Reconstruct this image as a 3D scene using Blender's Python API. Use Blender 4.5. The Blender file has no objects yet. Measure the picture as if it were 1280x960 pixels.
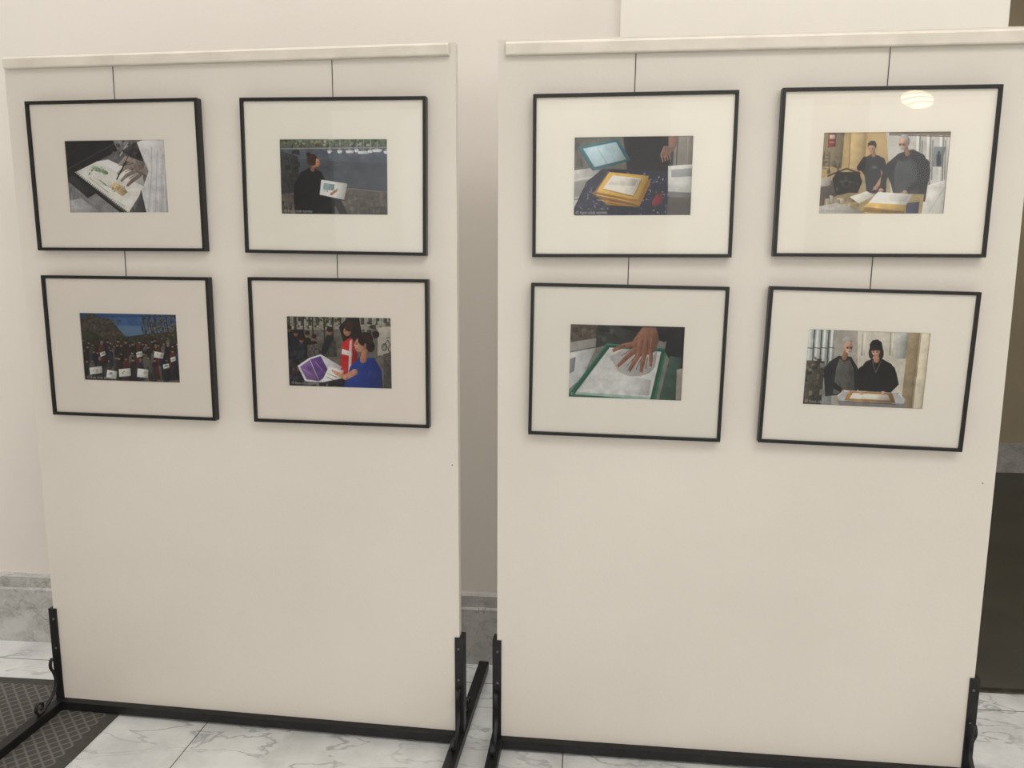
import bpy, bmesh, math
import numpy as np
from mathutils import Matrix, Vector

scene = bpy.context.scene
COL = scene.collection
try:
    scene.view_settings.view_transform = 'Standard'
    scene.view_settings.look = 'None'
except Exception:
    pass

# ------------------------------------------------------------------ helpers
def lin(c):
    c = np.asarray(c, float) / 255.0
    return np.where(c <= 0.04045, c / 12.92, ((c + 0.055) / 1.055) ** 2.4)

def rgba(c):
    l = lin(c)
    return (float(l[0]), float(l[1]), float(l[2]), 1.0)

def newmat(name, color=(200, 200, 200), rough=0.6, metal=0.0, spec=0.5):
    m = bpy.data.materials.new(name)
    m.use_nodes = True
    b = m.node_tree.nodes['Principled BSDF']
    b.inputs['Base Color'].default_value = rgba(color)
    b.inputs['Roughness'].default_value = rough
    b.inputs['Metallic'].default_value = metal
    b.inputs['Specular IOR Level'].default_value = spec
    return m, m.node_tree, b

def noise_mat(name, c1, c2, scale=4.0, rough=0.6, bump=0.0, bscale=200.0, spec=0.4, metal=0.0, detail=5.0):
    m, nt, b = newmat(name, c1, rough, metal, spec)
    tc = nt.nodes.new('ShaderNodeTexCoord')
    n = nt.nodes.new('ShaderNodeTexNoise'); n.inputs['Scale'].default_value = scale
    n.inputs['Detail'].default_value = detail
    r = nt.nodes.new('ShaderNodeValToRGB')
    r.color_ramp.elements[0].position = 0.35; r.color_ramp.elements[0].color = rgba(c1)
    r.color_ramp.elements[1].position = 0.65; r.color_ramp.elements[1].color = rgba(c2)
    nt.links.new(tc.outputs['Object'], n.inputs['Vector'])
    nt.links.new(n.outputs['Fac'], r.inputs['Fac'])
    nt.links.new(r.outputs['Color'], b.inputs['Base Color'])
    if bump:
        n2 = nt.nodes.new('ShaderNodeTexNoise'); n2.inputs['Scale'].default_value = bscale
        n2.inputs['Detail'].default_value = 3
        bp = nt.nodes.new('ShaderNodeBump'); bp.inputs['Strength'].default_value = bump
        bp.inputs['Distance'].default_value = 0.002
        nt.links.new(tc.outputs['Object'], n2.inputs['Vector'])
        nt.links.new(n2.outputs['Fac'], bp.inputs['Height'])
        nt.links.new(bp.outputs['Normal'], b.inputs['Normal'])
    return m

def marble_mat(name, base, light, vein, scale=2.5, rough=0.25, joints=False, vamt=0.5, vw=0.035):
    m, nt, b = newmat(name, base, rough, 0, 0.4)
    N = nt.nodes.new; L = nt.links.new
    tc = N('ShaderNodeTexCoord')
    big = N('ShaderNodeTexNoise'); big.inputs['Scale'].default_value = scale * 1.6; big.inputs['Detail'].default_value = 9
    big.inputs['Roughness'].default_value = .65
    L(tc.outputs['Object'], big.inputs['Vector'])
    r1 = N('ShaderNodeValToRGB')
    r1.color_ramp.elements[0].position = 0.36; r1.color_ramp.elements[0].color = rgba(base)
    r1.color_ramp.elements[1].position = 0.60; r1.color_ramp.elements[1].color = rgba(light)
    L(big.outputs['Fac'], r1.inputs['Fac'])
    vn = N('ShaderNodeTexNoise'); vn.inputs['Scale'].default_value = scale * 2.0
    vn.inputs['Detail'].default_value = 7; vn.inputs['Distortion'].default_value = 0.5
    mp = N('ShaderNodeMapping'); mp.inputs['Rotation'].default_value = (0.3, 0.5, 0.6); mp.inputs['Scale'].default_value = (1, 2.4, 1.4)
    L(tc.outputs['Object'], mp.inputs['Vector']); L(mp.outputs['Vector'], vn.inputs['Vector'])
    s = N('ShaderNodeMath'); s.operation = 'SUBTRACT'; s.inputs[1].default_value = 0.47; L(vn.outputs['Fac'], s.inputs[0])
    a = N('ShaderNodeMath'); a.operation = 'ABSOLUTE'; L(s.outputs[0], a.inputs[0])
    r2 = N('ShaderNodeValToRGB')
    r2.color_ramp.elements[0].position = 0.0; r2.color_ramp.elements[0].color = (vamt, vamt, vamt, 1)
    r2.color_ramp.elements[1].position = vw; r2.color_ramp.elements[1].color = (0, 0, 0, 1)
    L(a.outputs[0], r2.inputs['Fac'])
    mk = N('ShaderNodeTexNoise'); mk.inputs['Scale'].default_value = scale * 1.1; L(tc.outputs['Object'], mk.inputs['Vector'])
    mkr = N('ShaderNodeMapRange'); mkr.inputs['From Min'].default_value = .38; mkr.inputs['From Max'].default_value = .56; L(mk.outputs['Fac'], mkr.inputs['Value'])
    mul = N('ShaderNodeMath'); mul.operation = 'MULTIPLY'; L(r2.outputs['Color'], mul.inputs[0]); L(mkr.outputs[0], mul.inputs[1])
    mx = N('ShaderNodeMix'); mx.data_type = 'RGBA'
    L(mul.outputs[0], mx.inputs['Factor']); L(r1.outputs['Color'], mx.inputs['A']); mx.inputs['B'].default_value = rgba(vein)
    out = mx.outputs['Result']
    if joints:
        sx = N('ShaderNodeSeparateXYZ'); L(tc.outputs['Object'], sx.inputs[0])
        prev = None
        for ax, off in (('X', 1.114), ('Y', -2.40 + 1.076 * 4)):
            ad = N('ShaderNodeMath'); ad.operation = 'ADD'; ad.inputs[1].default_value = off + 10.76; L(sx.outputs[ax], ad.inputs[0])
            dv = N('ShaderNodeMath'); dv.operation = 'DIVIDE'; dv.inputs[1].default_value = 1.076; L(ad.outputs[0], dv.inputs[0])
            fr = N('ShaderNodeMath'); fr.operation = 'FRACT'; L(dv.outputs[0], fr.inputs[0])
            lt = N('ShaderNodeMath'); lt.operation = 'LESS_THAN'; lt.inputs[1].default_value = 0.0035; L(fr.outputs[0], lt.inputs[0])
            if prev is None: prev = lt
            else:
                mxx = N('ShaderNodeMath'); mxx.operation = 'MAXIMUM'; L(prev.outputs[0], mxx.inputs[0]); L(lt.outputs[0], mxx.inputs[1]); prev = mxx
        mj = N('ShaderNodeMix'); mj.data_type = 'RGBA'
        L(prev.outputs[0], mj.inputs['Factor']); L(out, mj.inputs['A']); mj.inputs['B'].default_value = rgba((112, 110, 106))
        out = mj.outputs['Result']
    L(out, b.inputs['Base Color'])
    return m

def link(o, parent=None):
    COL.objects.link(o)
    if parent is not None:
        o.parent = parent
    return o

def mesh_from(name, verts, faces, mat=None, parent=None, smooth=False):
    me = bpy.data.meshes.new(name)
    me.from_pydata([tuple(v) for v in verts], [], faces)
    me.update()
    if mat: me.materials.append(mat)
    o = bpy.data.objects.new(name, me)
    if smooth:
        for p in me.polygons: p.use_smooth = True
    return link(o, parent)

def boxes_mesh(name, boxes, mat, parent=None, bevel=0.0, segs=2):
    """union of axis aligned boxes given as (x0,x1,y0,y1,z0,z1)"""
    bm = bmesh.new()
    for (x0, x1, y0, y1, z0, z1) in boxes:
        vs = [bm.verts.new(p) for p in [(x0,y0,z0),(x1,y0,z0),(x1,y1,z0),(x0,y1,z0),(x0,y0,z1),(x1,y0,z1),(x1,y1,z1),(x0,y1,z1)]]
        for f in [(0,3,2,1),(4,5,6,7),(0,1,5,4),(1,2,6,5),(2,3,7,6),(3,0,4,7)]:
            bm.faces.new([vs[i] for i in f])
    if bevel:
        bmesh.ops.bevel(bm, geom=list(bm.edges), offset=bevel, segments=segs, affect='EDGES', profile=0.7)
    me = bpy.data.meshes.new(name); bm.to_mesh(me); bm.free()
    me.materials.append(mat)
    o = bpy.data.objects.new(name, me)
    return link(o, parent)

def extrude_profile(name, prof, z0, z1, mat, parent=None, axis='Z'):
    """prof: list of (a,b). axis Z: (x,y)->z ; axis X: (y,z) extruded on x"""
    n = len(prof)
    vs = []
    for t in (z0, z1):
        for a, b in prof:
            vs.append((a, b, t) if axis == 'Z' else (t, a, b))
    faces = [(i, (i + 1) % n, n + (i + 1) % n, n + i) for i in range(n)]
    faces.append(tuple(reversed(range(n)))); faces.append(tuple(range(n, 2 * n)))
    o = mesh_from(name, vs, faces, mat, parent)
    bm = bmesh.new(); bm.from_mesh(o.data); bmesh.ops.recalc_face_normals(bm, faces=bm.faces); bm.to_mesh(o.data); bm.free()
    return o

def cyl(name, p, q, r, mat, parent=None, seg=12):
    p = Vector(p); q = Vector(q); d = q - p
    bm = bmesh.new()
    bmesh.ops.create_cone(bm, cap_ends=True, segments=seg, radius1=r, radius2=r, depth=d.length)
    M = Matrix.Translation((p + q) / 2) @ d.to_track_quat('Z', 'Y').to_matrix().to_4x4()
    bmesh.ops.transform(bm, matrix=M, verts=bm.verts)
    me = bpy.data.meshes.new(name); bm.to_mesh(me); bm.free(); me.materials.append(mat)
    for f in me.polygons: f.use_smooth = len(f.vertices) == 4
    return link(bpy.data.objects.new(name, me), parent)

def struct(o, label=None):
    o["kind"] = "structure"
    if label: o["label"] = label
    return o

# ------------------------------------------------------------------ camera
h, psi, th, ph, fpx = 1.3838, 0.0906, 0.1552, 0.0045, 981.29
fw = Vector((-math.sin(psi) * math.cos(th), math.cos(psi) * math.cos(th), -math.sin(th)))
r0 = Vector((math.cos(psi), math.sin(psi), 0)); u0 = r0.cross(fw)
rr = math.cos(ph) * r0 + math.sin(ph) * u0
uu = -math.sin(ph) * r0 + math.cos(ph) * u0
cd = bpy.data.cameras.new('camera'); cd.sensor_width = 36; cd.lens = fpx * 36 / 1280
cd.clip_start = 0.05
cam = bpy.data.objects.new('camera', cd); link(cam)
cam.matrix_world = Matrix(((rr.x, uu.x, -fw.x, 0), (rr.y, uu.y, -fw.y, 0), (rr.z, uu.z, -fw.z, h), (0, 0, 0, 1)))
scene.camera = cam

# ------------------------------------------------------------------ materials
M_wall = noise_mat('painted_plaster_wall', (231, 225, 217), (235, 229, 221), 1.5, 0.75, 0.15, 60)
M_pil = noise_mat('painted_plaster_pilaster', (240, 235, 227), (243, 238, 230), 1.5, 0.75, 0.15, 60)
M_ceil = noise_mat('ceiling_paint', (240, 238, 235), (243, 241, 238), 1.5, 0.8)
M_floor = marble_mat('white_marble_floor', (200, 201, 200), (226, 227, 226), (142, 146, 150), 2.8, 0.22, True, .7, .03)
M_base = marble_mat('grey_marble_baseboard', (172, 171, 167), (200, 198, 194), (120, 119, 117), 9.0, 0.3, False, .6, .035)
M_cfloor = noise_mat('dark_corridor_floor', (72, 72, 66), (82, 82, 75), 3, 0.35)
M_ochre = noise_mat('tan_corridor_wall', (170, 157, 133), (178, 165, 141), 1.2, 0.7)
M_steel = noise_mat('black_painted_steel', (20, 20, 22), (30, 29, 30), 40, 0.42, 0.15, 300)
M_screw = noise_mat('worn_screw_metal', (90, 88, 84), (120, 116, 110), 80, 0.4, metal=0.8)
M_frame = noise_mat('black_frame_lacquer', (12, 12, 14), (16, 16, 18), 60, 0.35)
M_wire = noise_mat('dark_steel_cable', (80, 76, 72), (100, 96, 90), 200, 0.4, metal=0.5)
M_rail = noise_mat('white_painted_wood_rail', (214, 207, 195), (226, 219, 207), 14, 0.5, 0.2, 80)
M_back = noise_mat('backing_board', (120, 95, 65), (135, 108, 76), 30, 0.8)
M_strip = noise_mat('threshold_metal', (70, 68, 62), (95, 92, 84), 30, 0.35, metal=0.7)
M_cap = noise_mat('caption_ink', (165, 165, 163), (175, 175, 173), 20, 0.5)

# white painted board with scuffs and specks
def board_material():
    m, nt, b = newmat('white_painted_board', (226, 218, 207), 0.6, 0, 0.3)
    N = nt.nodes.new; L = nt.links.new
    tc = N('ShaderNodeTexCoord')
    n = N('ShaderNodeTexNoise'); n.inputs['Scale'].default_value = 1.6; n.inputs['Detail'].default_value = 4
    L(tc.outputs['Object'], n.inputs['Vector'])
    r = N('ShaderNodeValToRGB')
    r.color_ramp.elements[0].position = 0.3; r.color_ramp.elements[0].color = rgba((216, 210, 201))
    r.color_ramp.elements[1].position = 0.7; r.color_ramp.elements[1].color = rgba((224, 218, 209))
    L(n.outputs['Fac'], r.inputs['Fac'])
    v = N('ShaderNodeTexVoronoi'); v.inputs['Scale'].default_value = 5.5
    L(tc.outputs['Object'], v.inputs['Vector'])
    lt = N('ShaderNodeMath'); lt.operation = 'LESS_THAN'; lt.inputs[1].default_value = 0.012
    L(v.outputs['Distance'], lt.inputs[0])
    mx = N('ShaderNodeMix'); mx.data_type = 'RGBA'
    L(lt.outputs[0], mx.inputs['Factor']); L(r.outputs['Color'], mx.inputs['A']); mx.inputs['B'].default_value = rgba((130, 120, 108))
    L(mx.outputs['Result'], b.inputs['Base Color'])
    n2 = N('ShaderNodeTexNoise'); n2.inputs['Scale'].default_value = 90; n2.inputs['Detail'].default_value = 3
    L(tc.outputs['Object'], n2.inputs['Vector'])
    bp = N('ShaderNodeBump'); bp.inputs['Strength'].default_value = 0.2; bp.inputs['Distance'].default_value = 0.002
    L(n2.outputs['Fac'], bp.inputs['Height']); L(bp.outputs['Normal'], b.inputs['Normal'])
    return m
M_board = board_material()

def glass_material():
    m = bpy.data.materials.new('picture_glass'); m.use_nodes = True
    nt = m.node_tree; nt.nodes.clear()
    N = nt.nodes.new; L = nt.links.new
    o = N('ShaderNodeOutputMaterial'); mix = N('ShaderNodeMixShader')
    t = N('ShaderNodeBsdfTransparent'); g = N('ShaderNodeBsdfGlossy')
    g.inputs['Roughness'].default_value = 0.01
    fr = N('ShaderNodeFresnel'); fr.inputs['IOR'].default_value = 1.4
    L(fr.outputs[0], mix.inputs[0]); L(t.outputs[0], mix.inputs[1]); L(g.outputs[0], mix.inputs[2]); L(mix.outputs[0], o.inputs[0])
    return m
M_glass = glass_material()

def print_material():
    m, nt, b = newmat('photographic_print', (128, 128, 128), 0.35, 0, 0.3)
    a = nt.nodes.new('ShaderNodeAttribute'); a.attribute_name = 'ink'
    nt.links.new(a.outputs['Color'], b.inputs['Base Color'])
    return m
M_print = print_material()

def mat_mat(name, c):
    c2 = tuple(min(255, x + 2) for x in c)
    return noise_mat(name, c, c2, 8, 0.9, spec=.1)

# ------------------------------------------------------------------ room
YW = 2.548
X0, X1, YF, ZC = -4.6, 4.6, -5.6, 3.4
PX0, PX1, PY = 0.094, 1.192, 2.49       # pilaster
DX1 = 3.3
struct(boxes_mesh('floor', [(X0 - .1, X1 + .1, YF - .1, 2.53, -0.1, 0.0)], M_floor))
struct(boxes_mesh('wall_back', [(X0, PX0, YW, YW + .25, 0, ZC), (DX1, X1, YW, YW + .25, 0, ZC), (PX1, DX1, YW, YW + .25, 2.7, ZC)], M_wall))
struct(boxes_mesh('wall_pilaster', [(PX0, PX1, PY, YW + .25, 0, ZC)], M_pil, bevel=0.004))
struct(boxes_mesh('wall_left', [(X0 - .1, X0, YF, YW + .25, 0, ZC)], M_wall))
struct(boxes_mesh('wall_right', [(X1, X1 + .1, YF, YW, 0, ZC)], M_wall))
struct(boxes_mesh('ceiling', [(X0, X1, YF, YW + .25, ZC, ZC + .1)], M_ceil))
# corridor beyond the doorway
struct(boxes_mesh('floor_corridor', [(PX1 - .6, DX1 + .6, 2.53, 5.45, -0.1, 0.0)], M_cfloor))
struct(boxes_mesh('wall_corridor', [(PX1 - .6, DX1 + .6, 5.40, 5.5, 0, ZC)], M_ochre))
struct(boxes_mesh('baseboard_corridor', [(PX1 - .6, DX1 + .6, 5.378, 5.402, 0, .2)], M_base, bevel=.003))
struct(boxes_mesh('wall_corridor_left', [(PX1 - .7, PX1 - .6, YW + .25, 5.5, 0, ZC)], M_ochre))
struct(boxes_mesh('wall_corridor_right', [(DX1 + .6, DX1 + .7, YW + .25, 5.5, 0, ZC)], M_ochre))
struct(boxes_mesh('ceiling_corridor', [(PX1 - .7, DX1 + .7, YW + .25, 5.5, ZC, ZC + .1)], M_ceil))
struct(boxes_mesh('trim_threshold', [(PX1, DX1, 2.505, 2.53, 0, 0.006)], M_strip, bevel=0.002))
# marble baseboards (two-step profile)
def baseboard(name, xa, xb, yw):
    prof = [(yw, 0), (yw - .026, 0), (yw - .026, .200), (yw - .022, .206), (yw - .018, .206), (yw - .018, .246), (yw - .012, .254), (yw, .254)]
    struct(extrude_profile(name, prof, xa, xb, M_base, axis='X'))
baseboard('baseboard_back', X0, PX0, YW)
baseboard('baseboard_pilaster', PX0, PX1, PY)

# opposite wall with tall windows
wins = [(-3.9, -2.3), (-1.6, 0.0), (0.7, 2.3), (2.9, 4.2)]
bx = []
xs = X0
for a, b in wins:
    bx.append((xs, a, YF - .2, YF, 0, ZC)); bx.append((a, b, YF - .2, YF, 0, 1.0)); bx.append((a, b, YF - .2, YF, 3.1, ZC)); xs = b
bx.append((xs, X1, YF - .2, YF, 0, ZC))
struct(boxes_mesh('wall_front', bx, M_wall))
Mw = bpy.data.materials.new('daylight_window_glass'); Mw.use_nodes = True
bb = Mw.node_tree.nodes['Principled BSDF']; bb.inputs['Base Color'].default_value = (.8, .85, .9, 1)
bb.inputs['Emission Color'].default_value = (1, 0.98, 0.95, 1); bb.inputs['Emission Strength'].default_value = 1.2
for i, (a, b) in enumerate(wins):
    w = mesh_from('window_%d' % (i + 1), [(a, YF - .1, 1.0), (b, YF - .1, 1.0), (b, YF - .1, 3.1), (a, YF - .1, 3.1)], [(3, 2, 1, 0)], Mw)
    struct(w)

# ------------------------------------------------------------------ doormat
def mat_pattern():
    m, nt, b = newmat('dark_rubber_mat', (60, 58, 55), 0.85, 0, 0.25)
    N = nt.nodes.new; L = nt.links.new
    tc = N('ShaderNodeTexCoord')
    sx = N('ShaderNodeSeparateXYZ'); L(tc.outputs['Object'], sx.inputs[0])
    outs = []
    for op in ('ADD', 'SUBTRACT'):
        a = N('ShaderNodeMath'); a.operation = op; L(sx.outputs['X'], a.inputs[0]); L(sx.outputs['Y'], a.inputs[1])
        k = N('ShaderNodeMath'); k.operation = 'MULTIPLY'; k.inputs[1].default_value = 26.0; L(a.outputs[0], k.inputs[0])
        p = N('ShaderNodeMath'); p.operation = 'PINGPONG'; p.inputs[1].default_value = 0.5; L(k.outputs[0], p.inputs[0])
        outs.append(p)
    mn = N('ShaderNodeMath'); mn.operation = 'MINIMUM'; L(outs[0].outputs[0], mn.inputs[0]); L(outs[1].outputs[0], mn.inputs[1])
    r = N('ShaderNodeValToRGB')
    r.color_ramp.elements[0].position = 0.05; r.color_ramp.elements[0].color = rgba((112, 108, 104))
    r.color_ramp.elements[1].position = 0.16; r.color_ramp.elements[1].color = rgba((78, 76, 73))
    L(mn.outputs[0], r.inputs['Fac']); L(r.outputs['Color'], b.inputs['Base Color'])
    bp = N('ShaderNodeBump'); bp.inputs['Distance'].default_value = 0.003; bp.inputs['Strength'].default_value = 0.6; bp.invert = True
    L(mn.outputs[0], bp.inputs['Height']); L(bp.outputs['Normal'], b.inputs['Normal'])
    return m
M_mat = mat_pattern()
M_matb = noise_mat('dark_mat_border', (66, 64, 61), (74, 72, 68), 60, 0.85)
mx0, mx1, my0, my1 = -2.7, -1.40, 1.45, 2.275
dm = bpy.data.objects.new('doormat', None); link(dm); dm.location = ((mx0 + mx1) / 2, (my0 + my1) / 2, 0)
hx, hy = (mx1 - mx0) / 2, (my1 - my0) / 2
bd = 0.035
boxes_mesh('mat_border', [(-hx, hx, -hy, -hy + bd, 0, .004), (-hx, hx, hy - bd, hy, 0, .004), (-hx, -hx + bd, -hy + bd, hy - bd, 0, .004), (hx - bd, hx, -hy + bd, hy - bd, 0, .004)], M_matb, dm)
boxes_mesh('mat_field', [(-hx + bd, hx - bd, -hy + bd, hy - bd, 0, .0045)], M_mat, dm)
dm["label"] = "dark grey entrance mat with a diamond lattice pattern on marble"; dm["category"] = "doormat"

# ------------------------------------------------------------------ exhibition panels
ZB, ZT, TH = 0.035, 1.9317, 0.030
def flat_curve(name, pts, mat, parent, width=.009, thick=.0042):
    """ribbon swept along pts in local (y,z) plane, width along x"""
    P = [Vector((0, a, b)) for a, b in pts]
    vs = []; n = len(P)
    for i, p in enumerate(P):
        t = (P[min(i + 1, n - 1)] - P[max(i - 1, 0)]).normalized()
        nn = Vector((0, -t.z, t.y)) * thick / 2
        for sx_, sn in ((-1, -1), (1, -1), (1, 1), (-1, 1)):
            vs.append(p + Vector((sx_ * width / 2, 0, 0)) + nn * sn)
    fs = []
    for i in range(n - 1):
        for k in range(4):
            a = i * 4 + k; b = i * 4 + (k + 1) % 4
            fs.append((a, b, b + 4, a + 4))
    fs.append((3, 2, 1, 0)); fs.append(tuple((n - 1) * 4 + k for k in range(4)))
    o = mesh_from(name, vs, fs, mat, parent)
    bm = bmesh.new(); bm.from_mesh(o.data); bmesh.ops.recalc_face_normals(bm, faces=bm.faces); bm.to_mesh(o.data); bm.free()
    return o

def scroll_pts():
    # from post, S-curve down and out, ending in a curl above the foot (y negative = outwards)
    pts = []
    ctrl = [(-.006, .175), (-.020, .182), (-.028, .172), (-.028, .155), (-.018, .135), (-.012, .110), (-.018, .085), (-.040, .062), (-.070, .045)]
    n = len(ctrl)
    for i in range(n - 1):
        p0 = ctrl[max(i - 1, 0)]; p1 = ctrl[i]; p2 = ctrl[i + 1]; p3 = ctrl[min(i + 2, n - 1)]
        for k in range(5):
            t = k / 5
            q = []
            for d in (0, 1):
                q.append(0.5 * ((2 * p1[d]) + (-p0[d] + p2[d]) * t + (2 * p0[d] - 5 * p1[d] + 4 * p2[d] - p3[d]) * t * t + (-p0[d] + 3 * p1[d] - 3 * p2[d] + p3[d]) * t ** 3))
            pts.append(tuple(q))
    # spiral
    c = (-.086, .061); a0 = math.atan2(.045 - c[1], -.070 - c[0]); rad = math.hypot(.045 - c[1], -.070 - c[0])
    for k in range(1, 30):
        a = a0 - k * 0.27; r_ = rad * (1 - 0.026 * k)
        pts.append((c[0] + r_ * math.cos(a), c[1] + r_ * math.sin(a)))
    return pts
SP = scroll_pts()

def panel(x, y, w, a, rail, wires, label, post_h):
    root = bpy.data.objects.new('exhibition_panel', None); link(root)
    root.location = (x, y, 0); root.rotation_euler = (0, 0, a)
    root["label"] = label; root["category"] = "display panel"; root["group"] = "exhibition panels on stands"
    boxes_mesh('board', [(0, w, 0, TH, ZB, ZT)], M_board, root, bevel=0.002)
    # hanging rail: strip with small lip, carried in front of the top edge
    u0_, u1_, z0, z1 = rail
    prof = [(0, z0), (-.016, z0), (-.018, z0 + .003), (-.018, z1 - .006), (-.014, z1), (0, z1)]
    extrude_profile('hanging_rail', prof, u0_, u1_, M_rail, root, axis='X')
    # crossbar: angle iron under and in front of the board
    prof = [(-.020, .008), (TH + .004, .008), (TH + .004, ZB), (-.001, ZB), (-.020, ZB - .002)]
    extrude_profile('crossbar', prof, .014, w - .014, M_steel, root, axis='X')
    for side in (0, 1):
        ux = 0 if side == 0 else w
        s = 1 if side == 0 else -1
        ph_ = post_h[side]
        # U shaped steel post gripping the board edge
        e = .0125
        pr = [(-e, -.005), (e, -.005), (e, -.0005), (-.001, -.0005), (-.001, TH + .0005), (e, TH + .0005), (e, TH + .005), (-e, TH + .005)]
        pr = [(ux + s * p[0], p[1]) for p in pr]
        post = extrude_profile('stand_post', pr, .030, ph_, M_steel, root, axis='Z')
        for zz in (ph_ - .033, ph_ - .128):
            bm = bmesh.new(); bmesh.ops.create_uvsphere(bm, u_segments=12, v_segments=8, radius=.0038)
            for v in bm.verts: v.co.y *= .45
            me = bpy.data.meshes.new('bolt'); bm.to_mesh(me); bm.free(); me.materials.append(M_screw)
            o = bpy.data.objects.new('bolt', me); link(o, post); o.location = (ux + s * .002, -.0055, zz)
        # foot: flat-bottomed bar running front to back with upturned rounded ends
        y0f, y1f = -.40, TH + .385
        boxes_mesh('stand_foot', [(ux - .0165, ux + .0165, y0f, y1f, .0046, .032)], M_steel, root, bevel=0.003)
        for dr in (1, -1):
            pts = [(p[0] - .003, p[1] - .007) for p in SP]
            if dr == -1: pts = [(TH - p[0], p[1]) for p in pts]
            o = flat_curve('scroll_bracket', pts, M_steel, root)
            o.location = (ux, 0, 0)
    for (ut, ub, z_end) in wires:
        cyl('hanging_wire', (ut, -.0015, z0 + .002), (ub, -.0015, z_end), .0010, M_wire, root, 8)
    return root

PL = (-1.6, 2.1293, 1.2655, -0.0435)
PR = (-0.2265, 2.0639, 1.2777, -0.0176)
panel(*PL, (.012, 1.250, 1.897, 1.927), [(.324, .320, 1.28), (.939, .937, 1.28)],
      "white painted board on black iron stand, holding framed outdoor sketching photographs", (.329, .325))
panel(*PR, (.022, 1.262, 1.891, 1.923), [(.343, .338, 1.27), (.943, .937, 1.27)],
      "white painted board on black iron stand, holding framed papermaking photographs", (.328, .297))

# ------------------------------------------------------------------ pictures: painted on fine vertex grids
GW, GH, SS = 300, 198, 2
CW, CH = GW * SS, GH * SS
rng = np.random.default_rng(7)
def vnoise(k):
    h_, w_ = max(2, CH // k + 2), max(2, CW // k + 2)
    g = rng.random((h_, w_))
    yy = np.linspace(0, h_ - 1.001, CH); xx = np.linspace(0, w_ - 1.001, CW)
    yi = yy.astype(int); xi = xx.astype(int); fy = (yy - yi)[:, None]; fx = (xx - xi)[None]
    a = g[yi][:, xi]; b = g[yi][:, xi + 1]; c = g[yi + 1][:, xi]; d = g[yi + 1][:, xi + 1]
    return (a * (1 - fx) + b * fx) * (1 - fy) + (c * (1 - fx) + d * fx) * fy - .5
NF = vnoise(3) * .3 + vnoise(8) * .6 + vnoise(22) * .9
NFINE = vnoise(3) * .8 + vnoise(6) * .9
NGL = vnoise(4) * .3 + vnoise(12) * .5 + vnoise(36) * .9

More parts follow.
